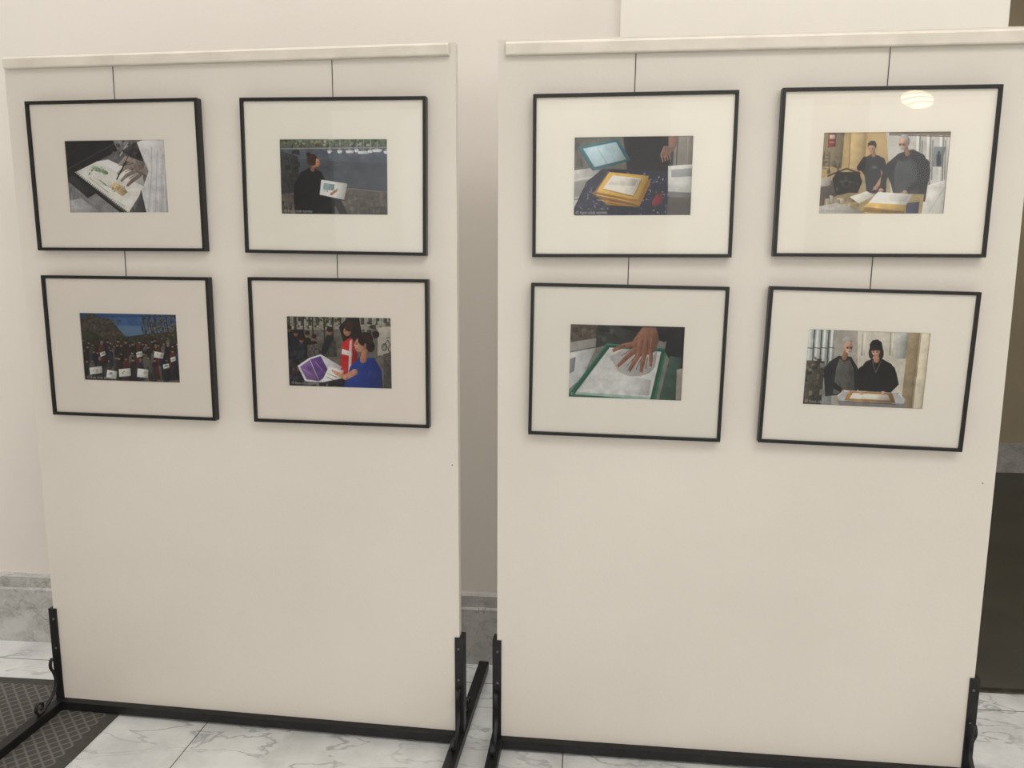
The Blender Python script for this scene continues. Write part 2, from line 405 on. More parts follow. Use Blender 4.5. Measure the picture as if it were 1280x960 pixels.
class Paint:
    def __init__(s, quad, bg, n=0):
        s.q = [np.array(p, float) for p in quad]
        s.im = np.zeros((CH, CW, 3)); s.im[:] = bg
        if n: s.im += (NF * n)[..., None]
        s.Y, s.X = np.mgrid[0:CH, 0:CW] + 0.5
        s.sh = .35; s.gain = 1.0; s.xf = None
    def T(s, p):
        if s.xf is not None: p = s.xf(p)
        tl, tr, br, bl = s.q
        u, v = .5, .5
        for _ in range(6):
            top = tl[1] + (tr[1] - tl[1]) * u; bot = bl[1] + (br[1] - bl[1]) * u
            v = (p[1] - top) / (bot - top)
            lf = tl[0] + (bl[0] - tl[0]) * v; rt = tr[0] + (br[0] - tr[0]) * v
            u = (p[0] - lf) / (rt - lf)
        return (u * CW, v * CH)
    def put(s, m, sl, col, n, fine, al, ext):
        col = np.array(col, float)
        c = np.zeros(m.shape + (3,)) + col
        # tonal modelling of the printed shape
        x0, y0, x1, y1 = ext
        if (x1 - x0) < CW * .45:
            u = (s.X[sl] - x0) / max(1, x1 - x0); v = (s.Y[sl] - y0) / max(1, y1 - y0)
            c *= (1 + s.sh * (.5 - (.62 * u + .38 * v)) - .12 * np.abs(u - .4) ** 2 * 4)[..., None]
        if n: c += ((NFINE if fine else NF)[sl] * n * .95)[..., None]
        reg = s.im[sl]
        k = (m * al)[..., None]
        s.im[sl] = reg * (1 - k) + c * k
    def poly(s, pts, col, n=0, fine=False, al=1.0):
        P = [s.T(p) for p in pts]
        xs = [p[0] for p in P]; ys = [p[1] for p in P]
        x0, x1 = int(max(0, min(xs) - 1)), int(min(CW, max(xs) + 2)); y0, y1 = int(max(0, min(ys) - 1)), int(min(CH, max(ys) + 2))
        if x1 <= x0 or y1 <= y0: return
        sl = (slice(y0, y1), slice(x0, x1)); X = s.X[sl]; Y = s.Y[sl]
        ins = np.zeros(X.shape, bool); j = len(P) - 1
        for i in range(len(P)):
            xi, yi = P[i]; xj, yj = P[j]
            if yi != yj:
                ins ^= ((yi > Y) != (yj > Y)) & (X < (xj - xi) * (Y - yi) / (yj - yi) + xi)
            j = i
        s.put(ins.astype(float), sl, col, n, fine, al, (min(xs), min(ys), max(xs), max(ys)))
    def ell(s, cx, cy, rx, ry, col, n=0, rot=0, al=1.0, fine=False):
        a = math.radians(rot)
        s.poly([(cx + rx * math.cos(t) * math.cos(a) - ry * math.sin(t) * math.sin(a), cy + rx * math.cos(t) * math.sin(a) + ry * math.sin(t) * math.cos(a)) for t in np.linspace(0, 2 * math.pi, 24, endpoint=False)], col, n, fine, al)
    def line(s, pts, w, col, n=0, al=1.0):
        for p, q in zip(pts[:-1], pts[1:]):
            d = np.array(q, float) - np.array(p, float); L = np.hypot(*d) or 1
            nn = np.array([-d[1], d[0]]) / L * w / 2; p_ = np.array(p, float); q_ = np.array(q, float)
            s.poly([p_ + nn, q_ + nn, q_ - nn, p_ - nn], col, n, False, al)
        for p in pts[1:-1] if w > 1.2 else []:
            s.ell(p[0], p[1], w / 2, w / 2, col, n, al=al)
    def limb(s, pts, ws, col, n=0):
        for i in range(len(pts) - 1):
            p = np.array(pts[i], float); q = np.array(pts[i + 1], float); d = q - p; L = np.hypot(*d) or 1
            nn = np.array([-d[1], d[0]]) / L
            s.poly([p + nn * ws[i] / 2, q + nn * ws[i + 1] / 2, q - nn * ws[i + 1] / 2, p - nn * ws[i] / 2], col, n)
        for p, w in zip(pts, ws): s.ell(p[0], p[1], w / 2, w / 2, col, n)
    def folds(s, box, count, seed, dark=(8, 8, 10), light=(70, 72, 80), lean=4):
        """soft creases of cloth"""
        g = np.random.default_rng(seed)
        for i in range(count):
            x = g.uniform(box[0], box[2]); y = g.uniform(box[1], box[3]); l = g.uniform(4, 10)
            x2 = x + g.uniform(-lean, lean)
            s.line([(x, y), ((x + x2) / 2 + g.uniform(-1, 1), y + l / 2), (x2, y + l)], g.uniform(.5, 1.1), light if i % 2 else dark, al=.38)
    def face(s, cx, cy, w, h_, skin, dx=0, dy=0, glasses=False, beard=None, gaze=.0):
        """small printed face: dx,dy shift the features to turn the head"""
        sk = np.array(skin, float)
        s.ell(cx, cy, w, h_, sk, 6)
        s.ell(cx + w * .55, cy + h_ * .1, w * .45, h_ * .75, sk * .78, 4, al=.5)
        s.ell(cx - w * .35 + dx, cy + h_ * .2 + dy, w * .3, h_ * .22, sk * 1.12, 0, al=.5)
        ey = cy + dy - h_ * .02
        for sx_ in (-1, 1):
            ex = cx + dx + sx_ * w * .4
            s.line([(ex - w * .22, ey - h_ * .17), (ex + w * .22, ey - h_ * .19)], h_ * .07, (44, 32, 28), al=.8)
            s.ell(ex, ey, w * .19, h_ * .09, (38, 28, 26), al=.85)
            if glasses:
                s.ell(ex, ey, w * .34, h_ * .18, (40, 40, 44), al=.3); s.line([(ex - w * .36, ey - h_ * .16), (ex + w * .36, ey - h_ * .16)], h_ * .08, (24, 24, 26))
        s.poly([(cx + dx - w * .04, ey), (cx + dx + w * .16, cy + dy + h_ * .33), (cx + dx - w * .16, cy + dy + h_ * .35)], sk * .8, al=.8)
        if beard is not None:
            s.ell(cx + dx * .6, cy + dy + h_ * .6, w * .62, h_ * .34, beard, 14, al=.85)
            s.ell(cx + dx * .6, cy + dy + h_ * .42, w * .42, h_ * .08, beard, 10)
        s.line([(cx + dx - w * .28, cy + dy + h_ * .56), (cx + dx + w * .28, cy + dy + h_ * .55)], h_ * .1, (132, 66, 58), al=.85)
    def speck(s, box, count, cols, r=(.4, 1.2), seed=1):
        g = np.random.default_rng(seed)
        for _ in range(count):
            x = g.uniform(box[0], box[2]); y = g.uniform(box[1], box[3]); c = cols[g.integers(len(cols))]
            s.ell(x, y, g.uniform(*r), g.uniform(*r), c)
    def clutter(s, box, count, cols, seed=1, size=(1, 5)):
        g = np.random.default_rng(seed)
        for _ in range(count):
            x = g.uniform(box[0], box[2]); y = g.uniform(box[1], box[3]); w = g.uniform(*size) / 2; h_ = g.uniform(*size) / 2; k = g.uniform(-1, 1)
            s.poly([(x - w, y - h_), (x + w, y - h_ + k), (x + w + k, y + h_), (x - w + k, y + h_ - k)], cols[g.integers(len(cols))], 14, al=.8)
    def out(s):
        im = s.im * s.gain
        k = np.pad(im, ((1, 1), (1, 1), (0, 0)), mode='edge')
        im = (k[:-2, 1:-1] + k[2:, 1:-1] + k[1:-1, :-2] + k[1:-1, 2:] + 2.5 * im) / 6.5
        im = im * (1 + .15 * NGL[..., None]) + (rng.random((CH, CW, 1)) - .5) * 8
        g = im.mean(2, keepdims=True); im = g + (im - g) * .93
        im = (im - 112) * 1.1 + 112
        im = im.reshape(GH, SS, GW, SS, 3).mean((1, 3))
        return np.clip(im, 10, 248)

Q = {'A': [(82,175),(205,175),(210,266),(90,266)], 'B': [(350,173),(482,174),(483,268),(353,266)],
     'C': [(99,391),(219,394),(225,478),(107,473)], 'D': [(359,396),(488,401),(490,486),(362,481)],
     'E': [(719,170),(867,169),(863,270),(718,269)], 'F': [(1026,165),(1192,163),(1182,268),(1019,267)],
     'G': [(713,406),(855,410),(849,501),(711,494)], 'H': [(1009,412),(1163,418),(1152,512),(1002,504)]}

def pic_A():   # sketchbook held open on a lap
    p = Paint(Q['A'], (104, 104, 106), 40)
    p.poly([(80,173),(172,173),(150,188),(128,200),(84,232)], (38, 38, 42), 14)
    p.line([(86,212),(150,178)], 1.0, (75, 75, 78)); p.line([(84,196),(120,177)], .8, (62, 62, 66))
    p.poly([(140,173),(182,173),(176,186),(148,192)], (128, 127, 128), 50)
    p.clutter((140,174,172,196), 14, [(70,70,74),(150,150,152),(48,48,52),(110,108,110)], 5)
    p.poly([(83,232),(98,219),(160,268),(84,268)], (140, 139, 142), 30)
    for k in range(9): p.line([(88 + k * 6, 268), (92 + k * 4, 232 + k * 3.4)], .8, (112, 111, 115))
    p.poly([(84,222),(96,218),(122,240),(112,246)], (60, 60, 64), 20)
    p.poly([(84,250),(104,246),(132,268),(86,268)], (172, 171, 174), 20)
    p.poly([(98,217),(160,267),(157,269),(94,218)], (40, 40, 44), 8)
    p.poly([(96,215),(123,202),(179,233),(160,264)], (228, 226, 220), 4)
    p.poly([(123,202),(136,200),(177,219),(179,233)], (240, 238, 233), 4)
    p.ell(122, 211, 6.4, 2.8, (172, 194, 170), 30, 24); p.ell(132, 215, 4.4, 2.2, (122, 156, 124), 30, 24)
    p.clutter((113,209,137,217), 16, [(98,138,98),(156,178,140),(130,154,152),(84,116,90)], 8, (.8, 2.4))
    p.poly([(138,231),(144,227),(155,233),(159,239),(153,244),(146,239)], (206, 184, 144), 40, True)
    p.clutter((140,231,156,241), 20, [(164,118,90),(214,194,152),(134,112,88),(182,146,108),(120,134,102)], 4, (.8, 2.6))
    p.line([(114,222),(136,239)], .5, (170, 168, 164)); p.line([(140,246),(156,256)], .5, (170, 168, 164)); p.line([(118,220),(140,234)], .5, (180, 178, 172))
    p.line([(126,224),(134,231)], 1.6, (160, 176, 136), 14)
    for k in range(34):
        t = k / 33; x, y = 95.5 + 63 * t, 215 + 49.6 * t
        p.line([(x - 1, y + 1.2), (x + 1.2, y - 2.2)], .75, (26, 26, 28))
    # hand with pen
    p.limb([(186,212),(172,206),(162,208)], [17, 14, 8], (146, 134, 128), 20)
    p.limb([(168,202),(157,199),(150,206)], [6.4, 5, 3.2], (168, 154, 146), 16)
    p.limb([(166,208),(156,210),(148,217)], [5.6, 4.6, 3], (156, 142, 134), 16)
    p.limb([(168,214),(158,219),(152,225)], [5.2, 4.4, 3], (144, 130, 122), 16)
    p.limb([(173,219),(164,226),(159,231)], [5, 4.2, 2.8], (128, 114, 108), 16)
    for a_, b_ in (((166,205),(155,207)), ((166,211),(156,215)), ((170,217),(161,223))): p.line([a_, b_], .8, (84, 74, 70), al=.8)
    p.line([(167,184),(146,224)], 1.5, (24, 24, 28)); p.line([(166,186),(158,202)], .6, (190, 190, 196)); p.line([(160,180),(150,196)], 1.0, (210, 210, 214))
    p.poly([(152,190),(172,178),(184,190),(177,203),(164,198)], (66, 64, 68), 40); p.ell(174, 196, 5, 4, (30, 30, 34), 10)
    p.poly([(170,180),(190,173),(212,173),(214,268),(180,268),(175,240),(184,214),(176,196)], (210, 209, 210), 8)
    for k in range(8): p.line([(179 + k * 4, 268), (184 + k * 3, 220), (184 + k * 3.4, 184 + k * 2)], 1.2, (184, 183, 187) if k % 2 else (226, 226, 228), al=.6)
    p.poly([(175,236),(182,268),(166,268)], (84, 84, 88), 24)
    return p

def pic_B():   # person in black sketching by a harbour
    p = Paint(Q['B'], (92, 97, 104), 18); p.gain = 1.08
    p.poly([(348,171),(486,171),(486,184),(348,184)], (100, 114, 92), 50, True)
    p.poly([(408,171),(486,171),(486,176),(410,177)], (156, 172, 184), 20)
    p.clutter((352,176,482,185), 80, [(60,76,48),(146,142,126),(178,170,156),(86,100,66),(110,88,70),(52,62,46)], 3, (1, 4.5))
    p.line([(348,186.5),(486,186)], 1.4, (150, 144, 132))
    p.poly([(348,187),(486,187),(486,214),(348,214)], (84, 92, 104), 18)
    for x, w in ((436, 11), (452, 15), (468, 12), (424, 7), (412, 6), (479, 8), (444, 6), (460, 7)):
        y = 188 + (x % 3)
        p.poly([(x - w / 2, y), (x + w / 2, y), (x + w / 2 - 2, y + 3.4), (x - w / 2 + 1, y + 3.4)], (214, 216, 220), 16)
        p.poly([(x - w / 4, y - 2.5), (x + w / 5, y - 2.5), (x + w / 4, y), (x - w / 4, y)], (120, 130, 146), 14)
        p.line([(x, y), (x, y - 14)], .5, (176, 176, 178)); p.line([(x, y + 4), (x + .5, y + 9)], w * .5, (130, 136, 146), al=.3)
    p.poly([(348,197),(486,206),(486,238),(348,232)], (76, 82, 91), 14)
    g = np.random.default_rng(2)
    for k in range(70):
        x = g.uniform(395, 484); y = g.uniform(198, 234); p.line([(x, y), (x + g.uniform(4, 10), y + .4)], .5, (98, 104, 114) if k % 2 else (62, 67, 76), al=.6)
    p.poly([(348,234),(404,230),(486,238),(486,270),(348,270)], (98, 91, 85), 24, True)
    p.line([(404,231),(486,239)], 1.2, (122, 116, 108))
    p.poly([(420,264),(486,252),(486,270),(400,270)], (80, 75, 70), 20, True)
    for k in range(7): p.line([(408 + k * 12, 236 + k), (400 + k * 15, 270)], .6, (70, 65, 60)); 
    for k in range(5): p.line([(404, 240 + k * 6), (486, 245 + k * 6)], .6, (72, 67, 62))
    p.clutter((410,240,484,266), 40, [(108,100,92),(86,80,74),(118,110,102)], 5, (2, 7))
    p.poly([(350,188),(374,196),(376,238),(350,240)], (62, 64, 66), 30, True); p.clutter((350,190,376,262), 30, [(48,48,50),(80,80,78),(66,64,62)], 6, (2, 7))
    p.poly([(370,228),(378,214),(390,208),(402,214),(408,232),(417,250),(419,268),(372,269),(369,246)], (22, 22, 26), 8)
    p.limb([(400,220),(408,234),(416,238)], [8.6, 6.8, 4.2], (28, 28, 32), 6)
    p.limb([(402,262),(420,247),(431,268)], [12, 9, 8], (32, 32, 36), 6)
    p.folds((376,216,404,258), 18, 3, (6, 6, 8), (58, 58, 64))
    p.limb([(393,206),(392,211)], [5, 5.5], (140, 96, 76), 6)
    p.ell(394.5, 202.6, 5.2, 6.2, (172, 118, 92), 10)
    p.ell(391.0, 199.6, 6.4, 7.0, (62, 38, 31), 10); p.ell(386.6, 193.4, 3.0, 2.7, (58, 36, 29), 10)
    p.line([(386,197),(392,195)], .6, (94, 60, 46), al=.7); p.line([(385,201),(391,206)], .6, (90, 58, 44), al=.7)
    p.poly([(396,198),(399.6,200),(401,204.4),(398.8,208),(395,207)], (182, 128, 102), 6); p.ell(398.2, 202.6, .8, .5, (40, 28, 24)); p.line([(397,206.4),(399.6,206)], .5, (130, 64, 56))
    p.poly([(402,223),(433,228),(429,247),(400,241)], (220, 220, 216), 4); p.line([(402,241.6),(429,247.6)], 1, (60, 60, 62))
    p.poly([(405,227),(418,229),(416,236),(404,234.6)], (134, 160, 166), 30, True)
    p.clutter((406,229,424,238), 16, [(104,136,150),(134,160,116),(190,154,124),(150,172,180)], 7, (.8, 2.6))
    p.limb([(414,240),(420,236)], [3.4, 2.2], (168, 118, 94), 6)
    return p

def pic_C():   # group portrait outdoors below a mountain
    p = Paint(Q['C'], (58, 98, 146), 10)
    p.poly([(97,389),(226,389),(226,399),(97,399)], (42, 78, 130), 6); p.poly([(130,408),(226,410),(226,424),(130,424)], (90, 122, 156), 12)
    p.poly([(97,404),(106,397),(116,394),(126,399),(138,401),(150,414),(160,424),(164,436),(97,440)], (72, 66, 58), 50, True)
    p.clutter((98,402,150,428), 60, [(54,51,46),(98,89,76),(62,68,50),(84,76,65)], 2, (1, 5))
    p.poly([(97,420),(112,412),(126,420),(140,434),(97,440)], (48, 54, 40), 40, True)
    p.poly([(150,422),(226,414),(226,440),(150,440)], (56, 58, 50), 40, True)
    for x in (180, 187, 193, 200, 207, 213, 219):
        p.line([(x, 438), (x + 1, 418), (x - 3, 398)], 1.1, (58, 48, 40)); p.line([(x + 1, 420), (x + 5, 394)], .8, (72, 60, 48)); p.line([(x, 426), (x - 5, 404)], .6, (72, 60, 48)); p.line([(x + 2, 408), (x + 6, 402)], .5, (80, 66, 54))
    p.speck((176,394,226,426), 260, [(76,70,54),(98,86,64),(56,56,42),(118,104,82),(50,52,40)], (.5, 1.5), 8)
    p.poly([(97,432),(228,430),(228,480),(97,480)], (30, 29, 33), 16, True)
    p.poly([(97,470),(228,472),(228,482),(97,480)], (104, 98, 92), 24)
    g = np.random.default_rng(12)
    cols = [(26,28,36),(44,32,36),(34,42,66),(62,60,62),(22,22,26),(84,40,40),(40,50,46),(92,88,84),(24,28,52),(50,42,38),(32,34,42)]
    for row, (y, n_, am) in enumerate(((426, 16, 2.5), (431, 19, 3), (437, 18, 3), (446, 15, 3))):
        for i in range(n_):
            if g.random() < .08: continue
            x = 103 + i * (121 / n_) + g.uniform(-2.8, 2.8); yy = y + g.uniform(-am, am) + i * .15
            c = cols[g.integers(len(cols))]; sz = g.uniform(.8, 1.15)
            p.poly([(x - 3.6 * sz, yy + 5), (x - 2, yy + 2.4), (x + 2, yy + 2.4), (x + 3.6 * sz, yy + 5), (x + 3.4, yy + 26), (x - 3.4, yy + 26)], c, 16)
            k = g.uniform(.7, 1.05); p.ell(x, yy, 1.6 * sz, 2.2 * sz, (176 * k, 132 * k, 110 * k), 10); p.ell(x, yy - 1.2, 1.8 * sz, 1.6 * sz, (46, 36, 31) if g.random() < .85 else (120, 112, 104), 10)
            p.line([(x - .9, yy + .1), (x + .9, yy + .1)], .4, (50, 34, 30), al=.6)
    for x in range(104, 226, 5): p.line([(x + g.uniform(-2, 2), 456), (x + g.uniform(-3, 3), 473)], g.uniform(1.8, 3.2), cols[(x * 7) % len(cols)], 10)
    for x, y, w, h_, t in ((121,460,15,8,1),(141,465,12,9,-1),(156,463,14,9,.6),(178,464,13,10,-.8),(173,442,7,6,1),(197,443,11,7,-1),(129,441,6,4.5,1),(213,448,6,5,1),(205,456,7,5,.7)):
        p.poly([(x - w / 2, y - h_ / 2 + t), (x + w / 2, y - h_ / 2 - t), (x + w / 2 + t, y + h_ / 2 - t), (x - w / 2 + t, y + h_ / 2 + t)], (220, 220, 216), 4)
        p.clutter((x - w * .28, y - h_ * .2, x + w * .28, y + h_ * .2), 5, [(130,160,106),(160,144,104),(104,134,164),(184,158,116)], int(x), (.8, 2.6))
    return p

def pic_D():   # people painting at a street market
    p = Paint(Q['D'], (108, 104, 96), 30)
    p.poly([(357,394),(492,394),(492,416),(357,414)], (152, 150, 140), 40, True)
    for x in range(360, 492, 9):      # facade windows and mouldings
        p.poly([(x, 399), (x + 4, 399), (x + 4, 410), (x, 410)], (76, 76, 76), 20); p.line([(x - 1, 411), (x + 6, 411)], .7, (196, 190, 178))
    p.line([(357,397),(492,399)], .9, (190, 184, 172))
    p.clutter((358,396,424,412), 70, [(68,76,50),(98,104,74),(50,56,40),(150,152,124)], 4, (1.5, 5))
    for x in (364, 372, 381, 392, 406, 416): p.line([(x, 398), (x + 1, 432)], 1.5, (52, 46, 40))
    p.clutter((458,404,490,424), 26, [(80,78,64),(180,176,164),(130,122,108),(58,54,52)], 6, (2, 6))
    p.poly([(470,414),(492,412),(492,442),(470,446)], (176, 170, 160), 20)
    for x, y in ((478,436),(486,438)): p.ell(x, y, 3.6, 4.4, (50, 48, 50)); p.ell(x, y, 2.8, 3.6, (150, 146, 140))
    p.line([(476,436),(482,428),(488,438)], .8, (44, 42, 44)); p.line([(480,426),(484,425)], .8, (40, 38, 40))
    p.poly([(357,414),(380,414),(388,436),(386,484),(357,484)], (34, 34, 40), 20, True)
    for x, y in ((364,413),(372,418),(379,426),(386,420),(394,424)):
        p.limb([(x, y + 8), (x + 1, y + 24)], [9, 9], [(34,36,48),(60,52,48),(28,28,34),(48,54,66)][int(x) % 4], 14)
        p.ell(x, y, 2.8, 3.8, (140, 100, 80), 10); p.ell(x, y - 1.8, 3, 2.6, (44, 34, 30), 10)
    p.clutter((360,436,384,478), 30, [(80,76,74),(30,30,34),(108,96,88),(50,58,80),(84,46,44),(60,58,56)], 9, (2, 7))
    p.poly([(386,432),(420,428),(422,446),(386,446)], (92, 88, 82), 40, True)
    for x in (398, 408): p.ell(x, 441, 4, 4.6, (46, 44, 46)); p.ell(x, 441, 3.1, 3.7, (104, 100, 94))
    p.limb([(413,424),(406,440)], [9, 7], (40, 44, 56), 8); p.ell(413, 417, 3.6, 4.6, (150, 108, 84), 8); p.ell(413, 414.6, 3.8, 3.2, (50, 38, 32), 8)
    p.poly([(424,412),(434,402),(448,402),(452,424),(444,440),(430,432)], (40, 34, 34), 16)
    p.poly([(428,430),(438,424),(446,432),(446,466),(424,468)], (196, 44, 44), 18)
    p.poly([(428,437),(440,441),(440,446),(427,443)], (222, 218, 216), 6); p.poly([(437,428),(440,426),(438.6,466),(435,466)], (216, 210, 210), 6)
    p.folds((426,432,444,462), 10, 5, (130, 20, 24), (228, 90, 84), 2)
    p.ell(434, 417, 4.6, 5.8, (170, 122, 96), 8); p.ell(437, 412, 6.4, 5.6, (66, 38, 32), 10); p.line([(430.6,417),(433,417)], .6, (40, 30, 28)); p.line([(431,421),(433.6,421)], .5, (120, 60, 54))
    # open sketch sheets: purple wash page and white page
    p.poly([(374,456),(388,447),(402,443),(428,458),(409,476),(383,474)], (226, 224, 230), 5)
    p.poly([(377,457),(389,449),(400,474),(385,472)], (136, 98, 162), 20)
    p.poly([(389,448.6),(402,445),(413,465),(400,474)], (104, 72, 142), 24)
    p.line([(389,449),(400,474)], .6, (230, 226, 234)); p.line([(381,460),(394,468)], .8, (182, 152, 200)); p.line([(395,451),(407,465)], .8, (168, 132, 188)); p.line([(384,454),(390,462)], .8, (110, 76, 140))
    p.poly([(412,457),(430,462),(424,480),(403,475)], (234, 232, 230), 4); p.line([(410,465),(422,470)], .8, (154, 160, 138)); p.line([(409,469),(420,474)], .8, (160, 152, 152))
    p.poly([(390,478),(434,470),(440,488),(386,488)], (40, 38, 42), 18); p.clutter((366,478,420,485), 10, [(90,84,80),(34,34,36),(120,112,104)], 13, (1, 4))
    p.poly([(432,474),(438,457),(449,447),(466,448),(475,463),(477,490),(426,489)], (30, 62, 148), 12)
    p.folds((438,454,474,480), 20, 6, (14, 32, 92), (64, 98, 184), 4)
    p.limb([(443,464),(432,470),(421,465)], [7.5, 6, 4], (198, 146, 118), 8); p.limb([(421,465),(416,462)], [3.4, 2], (206, 154, 126))
    p.limb([(455,441),(453,450)], [7, 8], (184, 132, 106), 4)
    p.ell(449.6, 432.6, 6.4, 8.4, (202, 150, 122), 8); p.poly([(444.2,428),(441.6,434),(443.4,435),(443,438),(446.4,441),(451,432)], (208, 156, 128), 4)
    p.ell(455.5, 426.5, 9, 8, (42, 26, 22), 10); p.ell(462, 435, 5, 6.5, (38, 24, 20), 10); p.ell(468, 421.5, 4.2, 4.2, (40, 26, 22), 10)
    for k in range(6): p.line([(449 + k * 2, 420 + k * .3), (459 + k * 1.6, 429 + k)], .5, (88, 60, 48), al=.7)
    p.ell(445.4, 431.8, 1, .6, (34, 26, 24)); p.line([(443.6,430),(447.2,429.8)], .6, (40, 28, 26)); p.line([(443.6,437.8),(446,437.4)], .7, (160, 74, 70)); p.ell(455.4, 433.4, 1.2, 2, (186, 132, 108))
    p.poly([(477,444),(492,440),(492,490),(478,490)], (78, 74, 72), 30, True)
    return p

def pic_E():   # papermaking mould on a vat
    p = Paint(Q['E'], (128, 122, 114), 20)
    p.poly([(717,168),(790,168),(786,212),(717,220)], (114, 109, 102), 20); p.clutter((717,170,742,206), 10, [(102,97,92),(124,118,110),(92,88,84)], 2, (4, 10))
    p.poly([(717,212),(752,208),(748,272),(717,272)], (190, 188, 184), 10); p.poly([(717,226),(744,222),(738,240),(717,246)], (154, 152, 150), 12)
    p.line([(717,224),(748,219)], 1.4, (222, 220, 216)); p.line([(717,248),(738,243)], 1.2, (120, 118, 116))
    p.poly([(780,168),(868,168),(868,212),(786,218)], (44, 44, 48), 12)
    p.poly([(842,168),(869,168),(868,206),(840,208)], (138, 132, 124), 16); p.line([(846,168),(844,206)], 1.4, (84, 80, 76)); p.line([(858,168),(857,204)], .8, (170, 164, 156))
    p.poly([(784,168),(822,168),(834,182),(838,214),(794,220),(786,196)], (24, 24, 28), 8)
    p.folds((790,170,832,206), 24, 4, (8, 8, 10), (58, 60, 68), 5)
    p.limb([(841,170),(839,184),(832,194)], [12, 9, 5.6], (152, 112, 92), 8)
    for k in range(4): p.limb([(830 + k * 3, 185), (826 + k * 3.2, 194), (828 + k * 3, 202 - k)], [3.0, 2.5, 1.9], (166 - k * 6, 126 - k * 5, 106 - k * 4), 5)
    for k in range(3): p.line([(832 + k * 3, 186), (829 + k * 3.2, 196)], .5, (96, 62, 50))
    p.poly([(726,184),(774,175),(790,200),(744,212)], (54, 118, 130), 10); p.poly([(732,186),(772,178.5),(784,199),(746,208)], (186, 208, 216), 8)
    p.line([(748,183),(762,205)], .6, (150, 180, 190)); p.line([(758,181),(772,202)], .5, (160, 188, 198)); p.line([(726,184),(744,212),(790,200)], .8, (30, 84, 96))
    p.poly([(736,226),(756,210),(838,214),(836,268),(726,270),(719,262)], (36, 40, 62), 16, True)
    g = np.random.default_rng(4)
    for k in range(230):              # printed cloth: small pale flecks and blue leaves
        x = g.uniform(722, 836); y = g.uniform(214, 268)
        if x < 752 - (y - 212) * .5: continue
        a = g.uniform(0, 3.14); c = [(150,156,180),(64,84,142),(106,116,152),(20,22,34),(178,180,194)][g.integers(5)]
        p.ell(x, y, g.uniform(.9, 1.9), g.uniform(.35, .7), c, rot=math.degrees(a), al=.9)
    p.poly([(744,240),(762,216),(808,220),(814,226),(800,256),(762,254)], (162, 116, 46), 16)
    p.poly([(748,238),(764,214),(812,219),(798,248)], (224, 182, 88), 8)
    p.poly([(756,234),(768,218),(803,222),(793,243)], (236, 232, 222), 4); p.poly([(762,229),(770,220),(798,223),(794,231)], (226, 222, 214), 4)
    p.line([(757,234.5),(793,243.6),(803,222.6)], .8, (150, 110, 46)); p.line([(748,241),(799,252)], 1.0, (228, 194, 112)); p.line([(748,244),(799,255)], .8, (98, 66, 26)); p.line([(749,247),(799,257)], .6, (206, 166, 86))
    p.poly([(820,242),(828,240),(827,252),(817,256),(814,251)], (138, 44, 54), 12)
    p.poly([(834,208),(868,206),(866,240),(834,238)], (210, 210, 206), 6); p.poly([(838,212),(864,210),(862,220),(838,221)], (162, 164, 164), 8); p.line([(834,208),(868,206)], 1.1, (236, 236, 234))
    p.poly([(834,238),(866,240),(865,246),(833,244)], (116, 116, 116), 8); p.poly([(834,245),(868,246),(868,272),(832,272)], (84, 75, 70), 18)
    p.folds((718,228,746,262), 12, 9, (150, 148, 146), (220, 218, 216), 8)
    return p

